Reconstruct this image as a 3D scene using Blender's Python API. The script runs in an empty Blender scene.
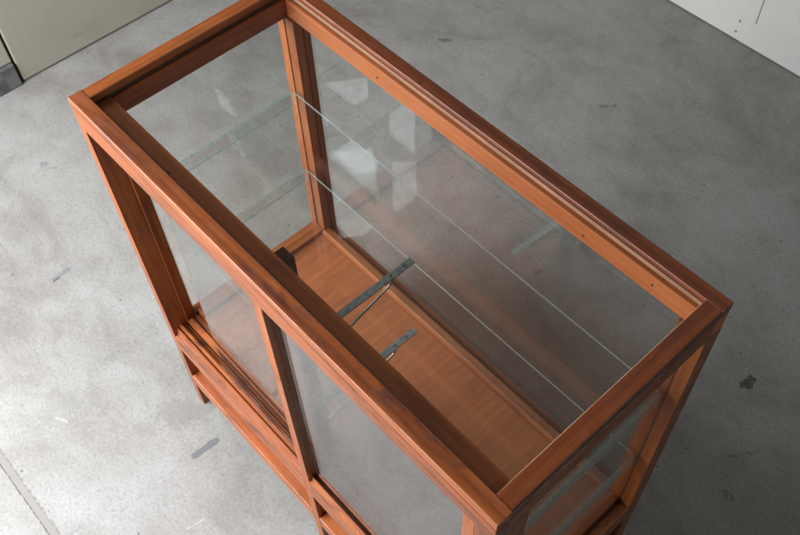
import bpy, bmesh, math, random
from mathutils import Vector, Matrix
random.seed(7)
S = bpy.context.scene
COL = S.collection
L, W, H = .92, .43, 1.0

# ------------------------------------------------------------------ node helpers
class NT:
    def __init__(s, name):
        s.m = bpy.data.materials.new(name); s.m.use_nodes = True
        s.t = s.m.node_tree; s.t.nodes.clear()
        s.out = s.n('ShaderNodeOutputMaterial')
    def n(s, typ, **kw):
        o = s.t.nodes.new(typ)
        for k, v in kw.items():
            if k.startswith('_'): setattr(o, k[1:], v)
            else:
                o.inputs[k.replace('__', ' ')].default_value = v
        return o
    def l(s, a, b): s.t.links.new(a, b)
    def math(s, op, a, b=None, c=None, clamp=False):
        o = s.t.nodes.new('ShaderNodeMath'); o.operation = op; o.use_clamp = clamp
        for i, v in enumerate((a, b, c)):
            if v is None: continue
            if hasattr(v, 'is_output'): s.l(v, o.inputs[i])
            else: o.inputs[i].default_value = v
        return o.outputs[0]
    def noise(s, vec, scale, detail=4, rough=.55, dist=0):
        o = s.n('ShaderNodeTexNoise'); o.inputs['Scale'].default_value = scale
        o.inputs['Detail'].default_value = detail; o.inputs['Roughness'].default_value = rough
        o.inputs['Distortion'].default_value = dist
        s.l(vec, o.inputs['Vector']); return o.outputs['Fac']
    def mapping(s, vec, scale=(1, 1, 1), loc=(0, 0, 0), rot=(0, 0, 0)):
        o = s.n('ShaderNodeMapping'); o.inputs['Scale'].default_value = scale
        o.inputs['Location'].default_value = loc; o.inputs['Rotation'].default_value = rot
        s.l(vec, o.inputs['Vector']); return o.outputs[0]
    def ramp(s, fac, pts, interp='LINEAR'):
        o = s.n('ShaderNodeValToRGB'); o.color_ramp.interpolation = interp
        e = o.color_ramp.elements
        while len(e) < len(pts): e.new(.5)
        for k, (p, c) in enumerate(pts):
            e[k].position = p
            e[k].color = (c, c, c, 1) if not hasattr(c, '__len__') else (*c, 1)
        s.l(fac, o.inputs[0]); return o.outputs[0]
    def mix(s, fac, a, b, mode='MIX'):
        o = s.n('ShaderNodeMix', _data_type='RGBA', _blend_type=mode)
        for sock, v in ((o.inputs[0], fac), (o.inputs[6], a), (o.inputs[7], b)):
            if hasattr(v, 'is_output'): s.l(v, sock)
            elif hasattr(v, '__len__'): sock.default_value = (*v, 1)
            else: sock.default_value = v
        return o.outputs[2]
    def smooth(s, v, a, b, lo=1., hi=0.):
        o = s.n('ShaderNodeMapRange', _interpolation_type='SMOOTHSTEP')
        o.inputs[1].default_value = a; o.inputs[2].default_value = b
        o.inputs[3].default_value = lo; o.inputs[4].default_value = hi
        s.l(v, o.inputs[0]); return o.outputs[0]
    def bump(s, h, strength, dist):
        o = s.n('ShaderNodeBump'); o.inputs['Strength'].default_value = strength
        o.inputs['Distance'].default_value = dist; s.l(h, o.inputs['Height']); return o.outputs[0]

def wood(name, dark, mid, light, stain=.5, rough=.42, coat=.15, knots=True, hue=1.):
    t = NT(name)
    uv = t.n('ShaderNodeUVMap'); uv.uv_map = 'grain'
    oi = t.n('ShaderNodeObjectInfo')
    cx = t.n('ShaderNodeCombineXYZ')
    t.l(t.math('MULTIPLY', oi.outputs['Random'], 37.), cx.inputs[0])
    t.l(t.math('MULTIPLY', oi.outputs['Random'], 11.), cx.inputs[1])
    t.l(t.math('MULTIPLY', oi.outputs['Random'], 53.), cx.inputs[2])
    va = t.n('ShaderNodeVectorMath', _operation='ADD')
    t.l(uv.outputs[0], va.inputs[0]); t.l(cx.outputs[0], va.inputs[1])
    v = va.outputs[0]
    grain = t.noise(t.mapping(v, (3, 75, 1)), 1., 4, .5, .7)
    fine = t.noise(t.mapping(v, (14, 700, 1)), 1., 3, .6)
    broad = t.noise(t.mapping(v, (2.2, 14, 1)), 1., 3, .5)
    blot = t.noise(t.mapping(v, (7, 22, 1)), 1., 5, .62, .4)
    warp = t.noise(t.mapping(v, (1.6, 5, 1)), 1., 2, .5)
    ring = t.n('ShaderNodeTexWave', _wave_type='BANDS', _bands_direction='Y')
    ring.inputs['Scale'].default_value = 1.; ring.inputs['Distortion'].default_value = 9.; ring.inputs['Detail'].default_value = 3.
    ring.inputs['Detail Scale'].default_value = .6
    t.l(t.mapping(v, (.9, 15, 1)), ring.inputs['Vector'])
    f = t.math('ADD', t.math('ADD', t.math('MULTIPLY', grain, .36), t.math('MULTIPLY', broad, .52)), t.math('MULTIPLY', ring.outputs['Fac'], .07))
    f = t.math('ADD', f, t.math('MULTIPLY', t.math('SUBTRACT', oi.outputs['Random'], .5), .10))
    c = t.ramp(f, [(.28, dark), (.47, mid), (.68, light)])
    c = t.mix(t.math('MULTIPLY', t.smooth(fine, .42, .6, .0, 1.), .34), c, tuple(x * .55 for x in mid))
    st = t.math('MULTIPLY', t.smooth(blot, .50, .66, 0., 1.), stain)
    c = t.mix(st, c, (dark[0] * .55, dark[1] * .5, dark[2] * .6))
    if knots:
        vo = t.n('ShaderNodeTexVoronoi'); vo.inputs['Scale'].default_value = 1.
        t.l(t.mapping(v, (9, 28, 1)), vo.inputs['Vector'])
        k = t.smooth(t.math('ADD', vo.outputs['Distance'], t.math('MULTIPLY', grain, .05)), .055, .12)
        sel = t.math('GREATER_THAN', t.n('ShaderNodeSeparateColor').outputs[0], .5)
        sc = t.t.nodes[-2] if False else t.n('ShaderNodeSeparateColor')
        t.l(vo.outputs['Color'], sc.inputs[0])
        sel = t.math('GREATER_THAN', sc.outputs[0], .86)
        k = t.math('MULTIPLY', k, sel)
        c = t.mix(t.math('MULTIPLY', k, .85), c, (.03, .012, .008))
    # small pale nicks and dust
    nick = t.noise(t.mapping(v, (90, 260, 1)), 1., 2, .5)
    c = t.mix(t.math('MULTIPLY', t.smooth(nick, .76, .8, 0., 1.), .35), c, (.55, .4, .28))
    b = t.n('ShaderNodeBsdfPrincipled')
    t.l(c, b.inputs['Base Color'])
    scuff = t.noise(t.mapping(v, (26, 60, 1)), 1., 4, .7)
    rr = t.math('ADD', t.math('MULTIPLY', blot, .30), t.math('MULTIPLY', t.smooth(scuff, .45, .62, 0., 1.), .16))
    t.l(t.math('ADD', rr, rough - .16), b.inputs['Roughness'])
    t.l(t.math('MULTIPLY', t.smooth(scuff, .40, .62, 1., .25), coat), b.inputs['Coat Weight'])
    b.inputs['Specular IOR Level'].default_value = .5
    b.inputs['Coat Roughness'].default_value = .22
    hsum = t.math('ADD', t.math('ADD', t.math('MULTIPLY', grain, .6), t.math('MULTIPLY', fine, .4)), t.math('MULTIPLY', scuff, .8))
    t.l(t.bump(hsum, .22, .0012), b.inputs['Normal'])
    t.l(b.outputs[0], t.out.inputs[0]); return t.m

M = {}
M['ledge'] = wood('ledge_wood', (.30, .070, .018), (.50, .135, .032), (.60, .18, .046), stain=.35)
M['wood'] = wood('stained_wood', (.12, .028, .007), (.30, .073, .013), (.42, .125, .026), stain=.35)
M['worn'] = wood('worn_stained_wood', (.085, .021, .008), (.29, .070, .014), (.45, .140, .032), stain=.8, rough=.42)
M['bare'] = wood('dry_wood', (.22, .085, .035), (.40, .17, .07), (.50, .25, .11), stain=.7, rough=.5, coat=.0)
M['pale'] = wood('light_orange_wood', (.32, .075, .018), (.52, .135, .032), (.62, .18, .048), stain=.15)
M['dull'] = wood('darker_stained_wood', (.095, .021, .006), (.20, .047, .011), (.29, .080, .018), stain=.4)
M['post'] = wood('burgundy_post_wood', (.05, .018, .012), (.11, .032, .018), (.16, .05, .026), stain=.3)
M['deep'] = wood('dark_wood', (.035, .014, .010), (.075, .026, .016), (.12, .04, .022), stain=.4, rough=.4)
M['ply'] = wood('plywood_panel', (.27, .068, .018), (.37, .101, .026), (.45, .138, .038), stain=.3, rough=.6, coat=.0, knots=False)

def glass_mat(name, n, tint=(.990, .997, .993)):
    t = NT(name)
    g = t.n('ShaderNodeNewGeometry')
    ior = t.math('SUBTRACT', n, t.math('MULTIPLY', g.outputs['Backfacing'], n - 1 / n))
    fr = t.n('ShaderNodeFresnel'); t.l(ior, fr.inputs[0])
    tr = t.n('ShaderNodeBsdfTransparent'); tr.inputs[0].default_value = (*tint, 1)
    gl = t.n('ShaderNodeBsdfGlossy'); gl.inputs['Roughness'].default_value = .0
    mx = t.n('ShaderNodeMixShader')
    t.l(fr.outputs[0], mx.inputs[0]); t.l(tr.outputs[0], mx.inputs[1]); t.l(gl.outputs[0], mx.inputs[2])
    # faint dust film with finger smears
    tc = t.n('ShaderNodeTexCoord')
    sm = t.noise(tc.outputs['Object'], 6., 6, .65, 1.2)
    du = t.n('ShaderNodeBsdfDiffuse'); du.inputs[0].default_value = (.8, .82, .82, 1)
    m2 = t.n('ShaderNodeMixShader')
    t.l(t.math('MULTIPLY', t.smooth(sm, .42, .75, 0., 1.), .0015), m2.inputs[0])
    t.l(mx.outputs[0], m2.inputs[1]); t.l(du.outputs[0], m2.inputs[2])
    t.l(m2.outputs[0], t.out.inputs[0]); return t.m
def edge_mat(name, tint, body, k):
    t = NT(name)
    tr = t.n('ShaderNodeBsdfTransparent'); tr.inputs[0].default_value = (*tint, 1)
    di = t.n('ShaderNodeBsdfTranslucent'); di.inputs[0].default_value = (*body, 1)
    d2 = t.n('ShaderNodeBsdfDiffuse'); d2.inputs[0].default_value = (*body, 1)
    gl = t.n('ShaderNodeBsdfGlossy'); gl.inputs['Roughness'].default_value = .12
    tc = t.n('ShaderNodeTexCoord')
    nz = t.noise(tc.outputs['Object'], 300., 3, .6)
    a = t.n('ShaderNodeMixShader'); a.inputs[0].default_value = .5
    t.l(di.outputs[0], a.inputs[1]); t.l(d2.outputs[0], a.inputs[2])
    b = t.n('ShaderNodeMixShader'); b.inputs[0].default_value = k
    t.l(tr.outputs[0], b.inputs[1]); t.l(a.outputs[0], b.inputs[2])
    c = t.n('ShaderNodeMixShader')
    t.l(t.smooth(nz, .4, .7, .12, .5), c.inputs[0])
    t.l(b.outputs[0], c.inputs[1]); t.l(gl.outputs[0], c.inputs[2])
    t.l(t.bump(nz, .5, .001), gl.inputs['Normal'])
    t.l(c.outputs[0], t.out.inputs[0]); return t.m
M['glass'] = glass_mat('pane_glass', 1.52)
M['door_glass'] = glass_mat('door_glass', 2.0, (.88, .90, .90))
M['clear_edge'] = edge_mat('clear_glass_edge', (.90, .95, .93), (.5, .55, .53), .15)
M['edge'] = edge_mat('glass_cut_edge', (.50, .74, .67), (.62, .76, .72), .55)

def simple(name, col, rough=.5, metal=0., bump=None, var=None):
    t = NT(name)
    tc = t.n('ShaderNodeTexCoord')
    b = t.n('ShaderNodeBsdfPrincipled'); b.inputs['Roughness'].default_value = rough
    b.inputs['Metallic'].default_value = metal
    n = t.noise(tc.outputs['Object'], var[0] if var else 40, 5, .6)
    c2 = var[1] if var else tuple(x * .7 for x in col)
    t.l(t.mix(t.smooth(n, .35, .7, 0., 1.), col, c2), b.inputs['Base Color'])
    if bump: t.l(t.bump(t.noise(tc.outputs['Object'], bump[0], 4), bump[1], .002), b.inputs['Normal'])
    t.l(b.outputs[0], t.out.inputs[0]); return t.m
M['steel'] = simple('aged_steel', (.30, .31, .29), .45, .35, (400, .15), (120, (.17, .175, .16)))
M['wire'] = simple('brassy_steel_wire', (.42, .38, .30), .32, .9, None, (60, (.25, .22, .17)))
M['putty'] = simple('glazing_putty', (.17, .075, .038), .6, 0, (300, .1), (25, (.22, .10, .05)))
M['seal'] = simple('old_pale_sealant', (.62, .60, .46), .45, 0, None, (40, (.36, .24, .13)))
M['black'] = simple('dark_gap', (.018, .013, .010), .8)
M['flake'] = simple('dried_glue', (.75, .76, .74), .35)

# ------------------------------------------------------------------ concrete floor
def concrete():
    t = NT('concrete')
    tc = t.n('ShaderNodeTexCoord'); P = tc.outputs['Object']
    sp = t.n('ShaderNodeSeparateXYZ'); t.l(P, sp.inputs[0]); X, Y = sp.outputs[0], sp.outputs[1]
    big = t.noise(P, 2.3, 8, .68, .5)
    mid = t.noise(t.mapping(P, (1, 1.6, 1), (3, 1, 0), (0, 0, .7)), 7., 7, .66, .8)
    spk = t.noise(P, 130., 6, .74)
    grit = t.noise(P, 330., 3, .7)
    c = t.ramp(big, [(.3, (.158, .139, .121)), (.5, (.222, .205, .187)), (.70, (.288, .276, .262))])
    c = t.mix(t.math('MULTIPLY', t.smooth(mid, .38, .68, 0., 1.), .30), c, (.34, .332, .322))
    c = t.mix(t.math('MULTIPLY', t.smooth(mid, .30, .46, 1., 0.), .30), c, (.15, .138, .128))
    c = t.mix(t.math('MULTIPLY', t.smooth(spk, .50, .68, 0., 1.), .62), c, (.12, .112, .105))
    c = t.mix(t.math('MULTIPLY', t.smooth(spk, .30, .44, 1., 0.), .55), c, (.40, .40, .395))
    c = t.mix(t.math('MULTIPLY', t.smooth(grit, .54, .68, 0., 1.), .65), c, (.10, .096, .092))
    # pits
    vo = t.n('ShaderNodeTexVoronoi'); vo.inputs['Scale'].default_value = 16.; t.l(P, vo.inputs['Vector'])
    sc = t.n('ShaderNodeSeparateColor'); t.l(vo.outputs['Color'], sc.inputs[0])
    pit = t.math('MULTIPLY', t.smooth(vo.outputs['Distance'], .03, .075), t.math('GREATER_THAN', sc.outputs[0], .62))
    c = t.mix(t.math('MULTIPLY', pit, .75), c, (.07, .068, .066))
    # hairline cracks, trowel arcs
    w = t.noise(P, 3., 5, .6)
    cr = t.smooth(t.math('ABSOLUTE', t.math('SUBTRACT', w, .5)), .0, .0035)
    crm = t.smooth(t.noise(P, 1.1, 2), .52, .62, 0., 1.)
    crack = t.math('MULTIPLY', cr, crm)
    c = t.mix(t.math('MULTIPLY', crack, .06), c, (.15, .145, .14))
    wob = t.noise(P, 55., 4, .65)
    wobv = t.math('MULTIPLY', t.math('SUBTRACT', wob, .5), .045)
    def seg(ax, ay, bx, by, r, soft=.002, wb=1.):
        # distance to a segment in the floor's own metres
        dx, dy = bx - ax, by - ay; LL = dx * dx + dy * dy
        px = t.math('SUBTRACT', X, ax); py = t.math('SUBTRACT', Y, ay)
        h = t.math('DIVIDE', t.math('ADD', t.math('MULTIPLY', px, dx), t.math('MULTIPLY', py, dy)), LL, clamp=True)
        ex = t.math('SUBTRACT', px, t.math('MULTIPLY', h, dx)); ey = t.math('SUBTRACT', py, t.math('MULTIPLY', h, dy))
        d = t.math('SQRT', t.math('ADD', t.math('MULTIPLY', ex, ex), t.math('MULTIPLY', ey, ey)))
        d = t.math('ADD', d, t.math('MULTIPLY', wobv, wb))
        return t.smooth(d, r - soft, r + soft)
    marks = [
        (seg(.114, -.094, .117, -.035, .0085, .001, .35), (.085, .093, .103), .95),
        (seg(-.553, -.078, -.557, -.035, .007, .001, .5), (.12, .132, .145), .8),
        (seg(-.548, -.085, -.550, -.06, .002, .001, .3), (.04, .04, .045), .9),
        (seg(.863, .974, .866, 1.004, .008, .001, .9), (.022, .022, .025), .97),
        (seg(.872, .985, .874, .99, .010, .001, .9), (.025, .025, .028), .95),
        (seg(.218, .866, .227, 1.032, .008, .002, .35), (.42, .42, .41), .45),
        (seg(.253, -.169, .246, -.208, .0015, .001, .1), (.6, .6, .58), .3),
        (seg(-.02, -.07, .03, -.02, .03, .002, 2.2), (.165, .150, .138), .55),
        (seg(-.03, -.15, -.01, -.13, .016, .003, 1.6), (.18, .165, .155), .45),
        (seg(-.25, -.10, -.245, -.09, .012, .002, 1.6), (.14, .146, .155), .55),
        (seg(-.19, -.28, -.17, -.27, .003, .001, .5), (.5, .5, .5), .3),
        (seg(.49, 1.13, .50, 1.15, .012, .003, 1.4), (.08, .078, .075), .6),
        (seg(-.52, 1.30, -.50, 1.32, .007, .002, 1.1), (.06, .058, .055), .8),
        (seg(.02, 1.44, .05, 1.47, .005, .002, 1.2), (.07, .066, .062), .7),
        (seg(.95, .80, .99, .86, .002, .001, .7), (.06, .058, .055), .6),
        (seg(1.00, .72, 1.01, .73, .006, .002, 1.3), (.06, .058, .055), .6),
        (seg(-1.05, .35, -1.02, .37, .010, .003, 1.3), (.08, .075, .07), .6),
        (seg(-.95, .10, -.90, .12, .006, .002, 1.5), (.12, .115, .11), .5),
        (seg(.30, .86, .305, .87, .006, .002, 1.), (.10, .10, .10), .7),
        (seg(-.45, .75, -.44, .8, .007, .003, 1.3), (.09, .085, .08), .5),
    ]
    for mk, colr, a in marks: c = t.mix(t.math('MULTIPLY', t.math('MULTIPLY', mk, t.smooth(spk, .30, .50, 1., .82)), a), c, colr)
    # cut joint parallel to the case
    jl = t.math('ABSOLUTE', t.math('ADD', t.math('ADD', Y, .4305), t.math('MULTIPLY', wobv, .08)))
    jm = t.smooth(jl, .0082, .0098)
    c = t.mix(jm, c, (.185, .165, .152))
    je = t.math('ABSOLUTE', t.math('SUBTRACT', jl, .0092))
    jee = t.math('MULTIPLY', t.smooth(je, .0008, .0026), t.smooth(spk, .4, .55, 0., 1.))
    c = t.mix(t.math('MULTIPLY', jee, .8), c, (.06, .055, .05))
    b = t.n('ShaderNodeBsdfPrincipled'); t.l(c, b.inputs['Base Color'])
    t.l(t.math('ADD', t.math('MULTIPLY', mid, .3), .42), b.inputs['Roughness'])
    h = t.math('ADD', t.math('MULTIPLY', spk, .5), t.math('MULTIPLY', grit, .3))
    h = t.math('SUBTRACT', h, t.math('MULTIPLY', pit, .6))
    h = t.math('SUBTRACT', h, t.math('MULTIPLY', jm, .8))
    t.l(t.bump(h, .35, .003), b.inputs['Normal'])
    t.l(b.outputs[0], t.out.inputs[0]); return t.m
M['floor'] = concrete()

def paint(name, base, var, dirt, scratch):
    t = NT(name)
    tc = t.n('ShaderNodeTexCoord'); P = tc.outputs['Object']
    a = t.noise(P, 2.4, 5, .6); d = t.noise(t.mapping(P, (5, 5, 14)), 1., 6, .7, .6)
    f = t.noise(P, 120., 4, .6)
    c = t.mix(t.smooth(a, .3, .7, 0., 1.), base, var)
    c = t.mix(t.math('MULTIPLY', t.smooth(d, .60, .74, 0., 1.), scratch), c, dirt)
    vo = t.n('ShaderNodeTexVoronoi'); vo.inputs['Scale'].default_value = 9.; t.l(P, vo.inputs['Vector'])
    sc = t.n('ShaderNodeSeparateColor'); t.l(vo.outputs['Color'], sc.inputs[0])
    sp = t.math('MULTIPLY', t.smooth(vo.outputs['Distance'], .03, .07), t.math('GREATER_THAN', sc.outputs[0], .7))
    c = t.mix(t.math('MULTIPLY', sp, .7), c, dirt)
    b = t.n('ShaderNodeBsdfPrincipled'); b.inputs['Roughness'].default_value = .55
    t.l(c, b.inputs['Base Color']); t.l(t.bump(f, .2, .002), b.inputs['Normal'])
    t.l(b.outputs[0], t.out.inputs[0]); return t.m
M['beige'] = paint('beige_paint', (.30, .272, .215), (.34, .31, .25), (.18, .165, .13), .55)
M['white'] = paint('white_paint', (.52, .51, .475), (.57, .56, .52), (.36, .35, .33), .4)
M['grime'] = simple('grimy_concrete', (.12, .115, .11), .8, 0, (60, .5), (14, (.05, .05, .048)))
def emit(name, col, s):
    t = NT(name); e = t.n('ShaderNodeEmission'); e.inputs[0].default_value = (*col, 1); e.inputs[1].default_value = s
    t.l(e.outputs[0], t.out.inputs[0]); return t.m
M['window'] = emit('daylit_pane', (.93, .97, 1.), 130)

# ------------------------------------------------------------------ mesh helpers
def finish(name, bm, mats, parent=None, axis=0, grain=True):
    bmesh.ops.recalc_face_normals(bm, faces=bm.faces)
    if grain:
        uv = bm.loops.layers.uv.new('grain')
        o = [i for i in range(3) if i != axis]
        for f in bm.faces:
            for lp in f.loops:
                co = lp.vert.co
                lp[uv].uv = (co[axis], co[o[0]] * 1.0 + co[o[1]] * 1.13)
    me = bpy.data.meshes.new(name); bm.to_mesh(me); bm.free()
    for m in (mats if isinstance(mats, (list, tuple)) else [mats]): me.materials.append(m)
    ob = bpy.data.objects.new(name, me); COL.objects.link(ob)
    if parent: ob.parent = parent
    return ob
def bm_box(bm, x0, x1, y0, y1, z0, z1, bev=0., seg=2):
    r = bmesh.ops.create_cube(bm, size=1.)
    for v in r['verts']:
        v.co = Vector((x0 + (v.co.x + .5) * (x1 - x0), y0 + (v.co.y + .5) * (y1 - y0), z0 + (v.co.z + .5) * (z1 - z0)))
    if bev:
        es = set(e for v in r['verts'] for e in v.link_edges)
        bmesh.ops.bevel(bm, geom=list(es), offset=bev, segments=seg, profile=.5, affect='EDGES')
def box(name, x0, x1, y0, y1, z0, z1, mat, parent, axis, bev=.0012, seg=2):
    bm = bmesh.new(); bm_box(bm, x0, x1, y0, y1, z0, z1, bev, seg)
    return finish(name, bm, M[mat], parent, axis)
def prism(name, prof, a0, a1, axis, mat, parent, bev=.0):
    """profile in the two axes that are not `axis`, extruded from a0 to a1"""
    bm = bmesh.new(); o = [i for i in range(3) if i != axis]
    def mk(p, a):
        c = [0, 0, 0]; c[axis] = a; c[o[0]] = p[0]; c[o[1]] = p[1]; return bm.verts.new(c)
    A = [mk(p, a0) for p in prof]; B = [mk(p, a1) for p in prof]; n = len(prof)
    bm.faces.new(A); bm.faces.new(B[::-1])
    for i in range(n): bm.faces.new((A[i], A[(i + 1) % n], B[(i + 1) % n], B[i]))
    if bev:
        bmesh.ops.bevel(bm, geom=list(bm.edges), offset=bev, segments=2, profile=.5, affect='EDGES')
    return finish(name, bm, M[mat], parent, axis)
def pane(name, x0, x1, y0, y1, z0, z1, parent, edge='edge', face='glass'):
    bm = bmesh.new(); bm_box(bm, x0, x1, y0, y1, z0, z1)
    d = (x1 - x0, y1 - y0, z1 - z0); thin = d.index(min(d))
    bmesh.ops.recalc_face_normals(bm, faces=bm.faces)
    for f in bm.faces: f.material_index = 0 if abs(f.normal[thin]) > .9 else 1
    return finish(name, bm, [M[face], M[edge]], parent, 0, False)
def tube(name, pts, r, mat, parent, seg=10):
    bm = bmesh.new(); rings = []
    pts = [Vector(p) for p in pts]
    for i, p in enumerate(pts):
        d = (pts[min(i + 1, len(pts) - 1)] - pts[max(i - 1, 0)]).normalized()
        a = d.cross(Vector((1, 0, 0)))
        if a.length < .1: a = d.cross(Vector((0, 1, 0)))
        a.normalize(); b = d.cross(a)
        rings.append([bm.verts.new(p + r * (math.cos(2 * math.pi * k / seg) * a + math.sin(2 * math.pi * k / seg) * b)) for k in range(seg)])
    for i in range(len(rings) - 1):
        for k in range(seg):
            bm.faces.new((rings[i][k], rings[i][(k + 1) % seg], rings[i + 1][(k + 1) % seg], rings[i + 1][k]))
    bm.faces.new(rings[0]); bm.faces.new(rings[-1][::-1])
    for f in bm.faces: f.smooth = True
    return finish(name, bm, M[mat], parent, 0, False)
def struct(o): o['kind'] = 'structure'; return o

# ------------------------------------------------------------------ setting
bm = bmesh.new()
vs = [bm.verts.new(c) for c in ((-4, -4, 0), (5, -4, 0), (5, 4, 0), (-4, 4, 0))]; bm.faces.new(vs)
struct(finish('concrete_floor', bm, M['floor'], None, 0, False))

wl = bpy.data.objects.new('beige_wall', None); COL.objects.link(wl); wl.location = (0, 0, 0)
wl['label'] = 'scuffed beige painted board wall at the upper left with a dark grimy base beside its seam'; wl['category'] = 'wall'
box('wall_board', -1.36, -1.28, .238, 2.05, .006, 2.2, 'beige', wl, 2, .003)
box('wall_board', -1.36, -1.284, -2.2, .230, .085, 2.2, 'beige', wl, 2, .003)
box('wall_base', -1.37, -1.272, -2.2, .229, .001, .083, 'grime', wl, 1, .004)
box('shadow_gap', -1.37, -1.296, -2.2, 2.05, .0015, 2.1, 'black', wl, 1, 0)
wr = bpy.data.objects.new('white_wall', None); COL.objects.link(wr)
wr['label'] = 'white painted panel wall at the upper right with a thin panel seam and screw heads'; wr['category'] = 'wall'
box('wall_panel', -1.27, .128, 1.96, 2.04, .004, 2.9, 'white', wr, 2, .001)
bm = bmesh.new(); bm_box(bm, .128, 3.9, 1.96, 2.04, .004, 4.9, .0)
finish('wall_panel', bm, M['white'], wr, 2)
def poly_window(pts, parent):
    bm = bmesh.new(); A = [bm.verts.new((x, 1.9585, z)) for x, z in pts]; B = [bm.verts.new((x, 1.955, z)) for x, z in pts]
    n = len(pts); bm.faces.new(A); bm.faces.new(B[::-1])
    for i in range(n): bm.faces.new((A[i], A[(i + 1) % n], B[(i + 1) % n], B[i]))
    return finish('lit_window', bm, M['window'], parent, 0, False)
poly_window([(3.634, 4.042), (3.327, 3.677), (3.265, 3.732), (3.403, 3.883), (3.341, 3.869), (3.421, 3.976), (3.523, 4.034)], wr)
poly_window([(3.619, 4.291), (3.38, 4.272), (3.469, 4.366), (3.352, 4.382), (3.426, 4.467), (3.55, 4.464)], wr)
box('panel_seam', .1665, .1685, 1.9585, 1.9605, .092, 1.6, 'grime', wr, 2, 0)
for (x, z) in ((.116, .072), (.114, .031)):
    bm = bmesh.new()
    bmesh.ops.create_cone(bm, cap_ends=True, segments=14, radius1=.004, radius2=.003, depth=.003,
                          matrix=Matrix.Translation((x, 1.9585, z)) @ Matrix.Rotation(math.pi / 2, 4, 'X'))
    finish('screw_head', bm, M['steel'], wr, 2, False)

# ------------------------------------------------------------------ display case
case = bpy.data.objects.new('display_case', None); COL.objects.link(case)
case['label'] = 'orange-brown wooden showcase with glass top, sliding glass doors and two glass shelves on concrete floor'
case['category'] = 'display case'
def P_(*a, **k): return box(*a, **k)
c = case
# top moulding (long rails run through, short ones butt between them)
def mould(prof, a0, a1, axis, mat): return prism('top_moulding', prof, a0, a1, axis, mat, c)
r = .0022
def mprof(o, i, sgn):   # outer coordinate, inner coordinate ; rounded outer top and bottom edges
    z0, z1 = .9815, 1.0
    pts = []
    for k in range(6):
        a = math.pi / 2 * k / 5; pts.append((o + sgn * (r - r * math.cos(a) if False else r * (1 - math.cos(a))), z1 - r + r * math.sin(a)))
    pts += [(i - sgn * .0012, z1), (i, z1 - .0012), (i, z0), (o + sgn * .003, z0), (o, z0 + .003)]
    return pts
mould(mprof(0, .0255, 1), 0, L, 0, 'worn')
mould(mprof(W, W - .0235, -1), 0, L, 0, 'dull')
mould([(x, z) for x, z in mprof(0, .0245, 1)], .0258, W - .0238, 1, 'wood')
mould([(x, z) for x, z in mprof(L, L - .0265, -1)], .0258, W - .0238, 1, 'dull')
# shadow groove under the moulding
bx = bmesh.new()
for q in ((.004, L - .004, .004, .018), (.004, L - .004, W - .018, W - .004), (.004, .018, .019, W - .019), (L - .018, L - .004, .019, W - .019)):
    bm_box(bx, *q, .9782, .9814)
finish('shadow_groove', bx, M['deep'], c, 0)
# top rails
zt = .978
box('top_rail', .0, L, 0, .0235, .940, zt, 'wood', c, 0, .0015)                      # near, face
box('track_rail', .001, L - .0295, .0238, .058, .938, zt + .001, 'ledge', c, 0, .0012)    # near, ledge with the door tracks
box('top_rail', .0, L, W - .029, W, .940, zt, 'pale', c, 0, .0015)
box('top_rail', .0, .0275, .0588, W - .0295, .940, zt, 'wood', c, 1, .0015)
box('top_rail', L - .029, L, .0238, W - .0295, .940, zt, 'wood', c, 1, .0015)
# posts
zp = .9395
def post(name, boxes, mat='wood'):
    bm = bmesh.new()
    for b in boxes: bm_box(bm, *b, .0009)
    return finish(name, bm, M[mat], c, 2)
post('post', [(0, .0205, 0, .0365, 0, zp), (0, .0245, .0367, .0400, .10, zp), (0, .0205, .0402, .060, 0, zp)])
post('post', [(.888, L, 0, .0350, 0, zp), (.895, L, .0352, .060, 0, zp)])
post('door_jamb', [(.868, .8876, .0005, .016, .335, zp)])
post('post', [(0, .0195, W - .034, W, 0, zp), (.0197, .0232, W - .026, W - .001, .1, zp), (.0234, .047, W - .034, W - .015, 0, zp), (.0234, .047, W - .0135, W, 0, zp)])
post('post', [(L - .0195, L, W - .034, W, 0, zp), (L - .0232, L - .0197, W - .026, W - .001, .1, zp), (L - .047, L - .0234, W - .034, W - .015, 0, zp), (L - .047, L - .0234, W - .0135, W, 0, zp)])
post('centre_post', [(.4552, .4762, 0, .0095, 0, zp), (.4556, .4758, .0097, .0125, 0, zp), (.4552, .4762, .0127, .022, 0, zp)])
post('shelf_post', [(.430, .456, .0595, .079, .345, .9648)], 'post')
# bottom frame ----------------------------------------------------------
sill = [(.0, .262), (.0, .312), (.002, .315), (.007, .316), (.009, .330), (.0105, .3345), (.0135, .3345), (.0137, .328), (.0172, .328), (.0174, .338),
        (.0185, .342), (.0225, .342), (.0235, .338), (.0285, .336), (.0287, .331), (.0315, .331), (.0317, .337), (.0322, .337), (.0324, .330), (.0362, .330),
        (.0364, .340), (.049, .341), (.050, .337), (.063, .337), (.065, .335), (.065, .262)]
prism('door_sill', sill, .0208, .455, 0, 'worn', c)
prism('door_sill', [(a, b + (.018 if .262 < b < .3345 and a < .012 else 0)) for a, b in sill], .4764, .8878, 0, 'worn', c)
box('apron_board', .021, .899, .0185, .026, .143, .2615, 'wood', c, 0, .0)
box('base_rail', .0208, .455, .0, .034, .100, .1425, 'worn', c, 0, .0015)
box('base_rail', .4764, .8878, .0, .034, .100, .1425, 'worn', c, 0, .0015)
for (x0, x1) in ((0, .0195), (L - .0195, L)):
    box('bottom_rail', x0, x1, .0605, W - .0345, .285, .343, 'wood', c, 1, .001)
    box('base_rail', x0, x1, .0605, W - .0345, .100, .1425, 'wood', c, 1, .001)
    xi = (.012, .018) if x0 == 0 else (L - .018, L - .012)
    box('apron_board', xi[0], xi[1], .0605, W - .0345, .143, .2845, 'deep', c, 1, 0)
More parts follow.
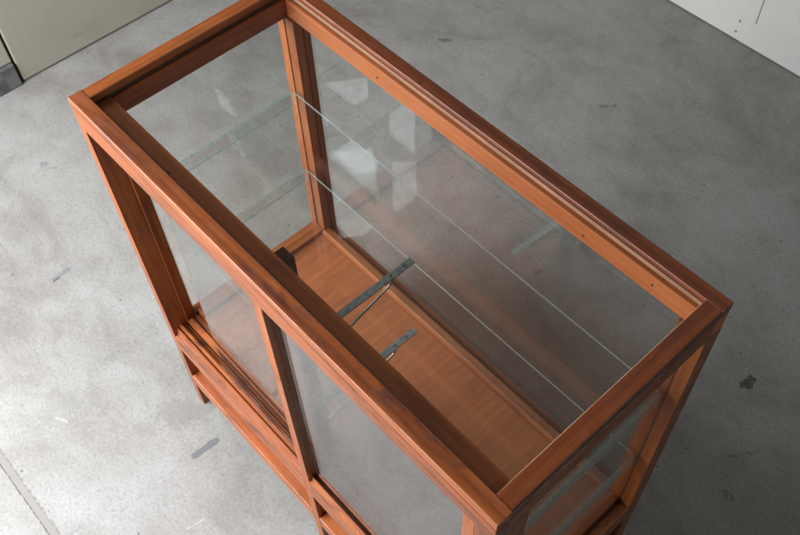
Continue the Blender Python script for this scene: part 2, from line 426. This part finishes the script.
box('glazing_bead', .0238, .045, .0655, W - .0345, .262, .358, 'wood', c, 1, .002)
box('glazing_bead', L - .045, L - .0238, .0655, W - .0345, .262, .358, 'wood', c, 1, .002)
box('bottom_rail', .0475, L - .0475, W - .0125, W, .285, .343, 'wood', c, 0, .001)
box('base_rail', .0475, L - .0475, W - .0125, W, .100, .1425, 'wood', c, 0, .001)
box('apron_board', .0475, L - .0475, W - .012, W - .006, .143, .2845, 'wood', c, 0, 0)
prism('glazing_bead', [(W - .042, .262), (W - .042, .350), (W - .040, .356), (W - .036, .358), (W - .022, .355), (W - .017, .350), (W - .017, .262)], .0475, L - .0475, 0, 'wood', c)
box('floor_panel', .0455, L - .0455, .0655, W - .0425, .330, .345, 'ply', c, 1, 0)
# glass -----------------------------------------------------------------
pane('top_glass', .0200, L - .0200, .0200, W - .0200, .9795, .9845, c)
box('glazing_gap', .0258, L - .030, .0258, .0280, .9847, .9862, 'black', c, 0, 0)
box('glazing_gap', .0248, .0272, .0285, W - .027, .9847, .9862, 'black', c, 1, 0)
box('glazing_putty', .0260, L - .0270, W - .0260, W - .0237, .9848, .9925, 'putty', c, 0, .0006)
box('glazing_putty', L - .0284, L - .0267, .0262, W - .0264,   .9848, .9925, 'seal', c, 1, .0006)
bmk = bmesh.new()
random.seed(3)
for k in range(9):
    y = .20 + .012 * k + random.uniform(-.004, .004); s = random.uniform(.0006, .0016)
    bm_box(bmk, .0246, .0262, y, y + s * 3, .9847, .9847 + s)
finish('glue_flakes', bmk, M['flake'], c, 1)
pane('glass_pane', .0198, .0230, .0610, W - .0262, .300, .9395, c)
pane('glass_pane', L - .0230, L - .0198, .0610, W - .0262, .300, .9395, c)
pane('glass_pane', .0240, L - .0240, W - .0165, W - .0135, .300, .9395, c)
pane('sliding_door', .150, .8865, .0328, .0358, .3262, .9372, c, 'clear_edge', 'door_glass')
pane('sliding_door', .4765, .8870, .0138, .0168, .3232, .9372, c, 'clear_edge', 'door_glass')
for z in (.7745, .5545):
    s = pane('glass_shelf', .0285, L - .0285, .100, .386, z - .005, z, c)
    for (x0, x1) in ((.0235, .0280), (L - .0280, L - .0235)):
        pane('shelf_cleat', x0, x1, .100, .386, z - .036, z - .0065, s)
    # bracket
    zb = z - .0065
    bm = bmesh.new()
    bm_box(bm, .4575, .4715, .0500, .2880, zb - .003, zb, .0012)
    bk = finish('shelf_bracket', bm, M['steel'], c, 0, False)
    for yy in (.240, .268):
        bm = bmesh.new()
        bmesh.ops.create_cone(bm, cap_ends=True, segments=14, radius1=.0022, radius2=.0018, depth=.0008, matrix=Matrix.Translation((.4645, yy, zb + .0005)))
        finish('rivet', bm, M['wire'], bk, 0, False)
    tube('brace_wire', [(.4645, .240, zb - .002), (.4645, .240, zb - .016), (.4645, .238, zb - .021), (.4645, .233, zb - .026), (.4645, .16, zb - .050), (.4645, .060, zb - .085)], .0021, 'wire', bk)
    box('mounting_plate', .4575, .4600, .0500, .0790, zb - .10, zb + .012, 'steel', bk, 2, .0004)

for (x, z) in ((.821, .9605), (.700, .955), (.263, .957)):
    bm = bmesh.new()
    bmesh.ops.create_cone(bm, cap_ends=True, segments=10, radius1=.0022, radius2=.0016, depth=.0006, matrix=Matrix.Translation((x, W - .0292, z)) @ Matrix.Rotation(math.pi / 2, 4, 'X'))
    finish('nail_hole', bm, M['black'], c, 0, False)
for (x, y) in ((.570, .414), (.352, .4115)):
    bm = bmesh.new()
    bmesh.ops.create_cone(bm, cap_ends=True, segments=10, radius1=.0020, radius2=.0014, depth=.0006, matrix=Matrix.Translation((x, y, 1.0002)))
    finish('nail_hole', bm, M['black'], c, 0, False)

# ------------------------------------------------------------------ camera
def camera():
    cx, cy, cz, az, el, roll, f = (1.1350124, -.3004922, 2.0066649, 2.44484217, .95480619, -.04972836, 934.73504)
    fw = Vector((math.cos(el) * math.cos(az), math.cos(el) * math.sin(az), -math.sin(el)))
    rt = fw.cross(Vector((0, 0, 1))).normalized(); up = rt.cross(fw)
    co, si = math.cos(roll), math.sin(roll)
    r2 = co * rt + si * up; u2 = -si * rt + co * up
    m = Matrix((r2, u2, -fw)).transposed().to_4x4(); m.translation = Vector((cx, cy, cz))
    cd = bpy.data.cameras.new('camera'); cd.lens = f / 800 * 36; cd.sensor_width = 36
    cd.clip_start = .05; cd.clip_end = 60
    cd.dof.use_dof = True; cd.dof.focus_distance = 1.33; cd.dof.aperture_fstop = 16.0
    o = bpy.data.objects.new('camera', cd); COL.objects.link(o); o.matrix_world = m; S.camera = o
camera()

# ------------------------------------------------------------------ light
def area(name, loc, target, sx, sy, power, col):
    ld = bpy.data.lights.new(name, 'AREA'); ld.shape = 'RECTANGLE'; ld.size = sx; ld.size_y = sy
    ld.energy = power; ld.color = col
    o = bpy.data.objects.new(name, ld); COL.objects.link(o); o.location = loc
    d = Vector(target) - Vector(loc); o.rotation_euler = d.to_track_quat('-Z', 'Y').to_euler(); return o
area('doorway_light', (-.48, -1.30, 1.42), (-.10, -.15, .0), 1.7, .95, 142, (.90, .95, 1.))
def sky_pane(az, el, dist, w, h, rad):
    a, e = math.radians(az), math.radians(el); o = Vector((.12, .33, .77))
    area('window_light', o + dist * Vector((math.cos(e) * math.cos(a), math.cos(e) * math.sin(a), math.sin(e))), o, w, h, rad * math.pi * w * h, (.88, .94, 1.))
sky_pane(-146.5, 47.8, 2.3, .25, .40, 14)
sky_pane(-137.2, 48.0, 2.3, .11, .28, 14)
wd = bpy.data.worlds.new('World'); S.world = wd; wd.use_nodes = True
bg = wd.node_tree.nodes['Background']; bg.inputs[0].default_value = (.80, .84, .88, 1); bg.inputs[1].default_value = .062

S.render.engine = 'CYCLES'
S.cycles.transparent_max_bounces = 40
S.cycles.max_bounces = 14; S.cycles.glossy_bounces = 8
S.view_settings.view_transform = 'Standard'; S.view_settings.look = 'None'
S.view_settings.exposure = 0; S.view_settings.gamma = 1
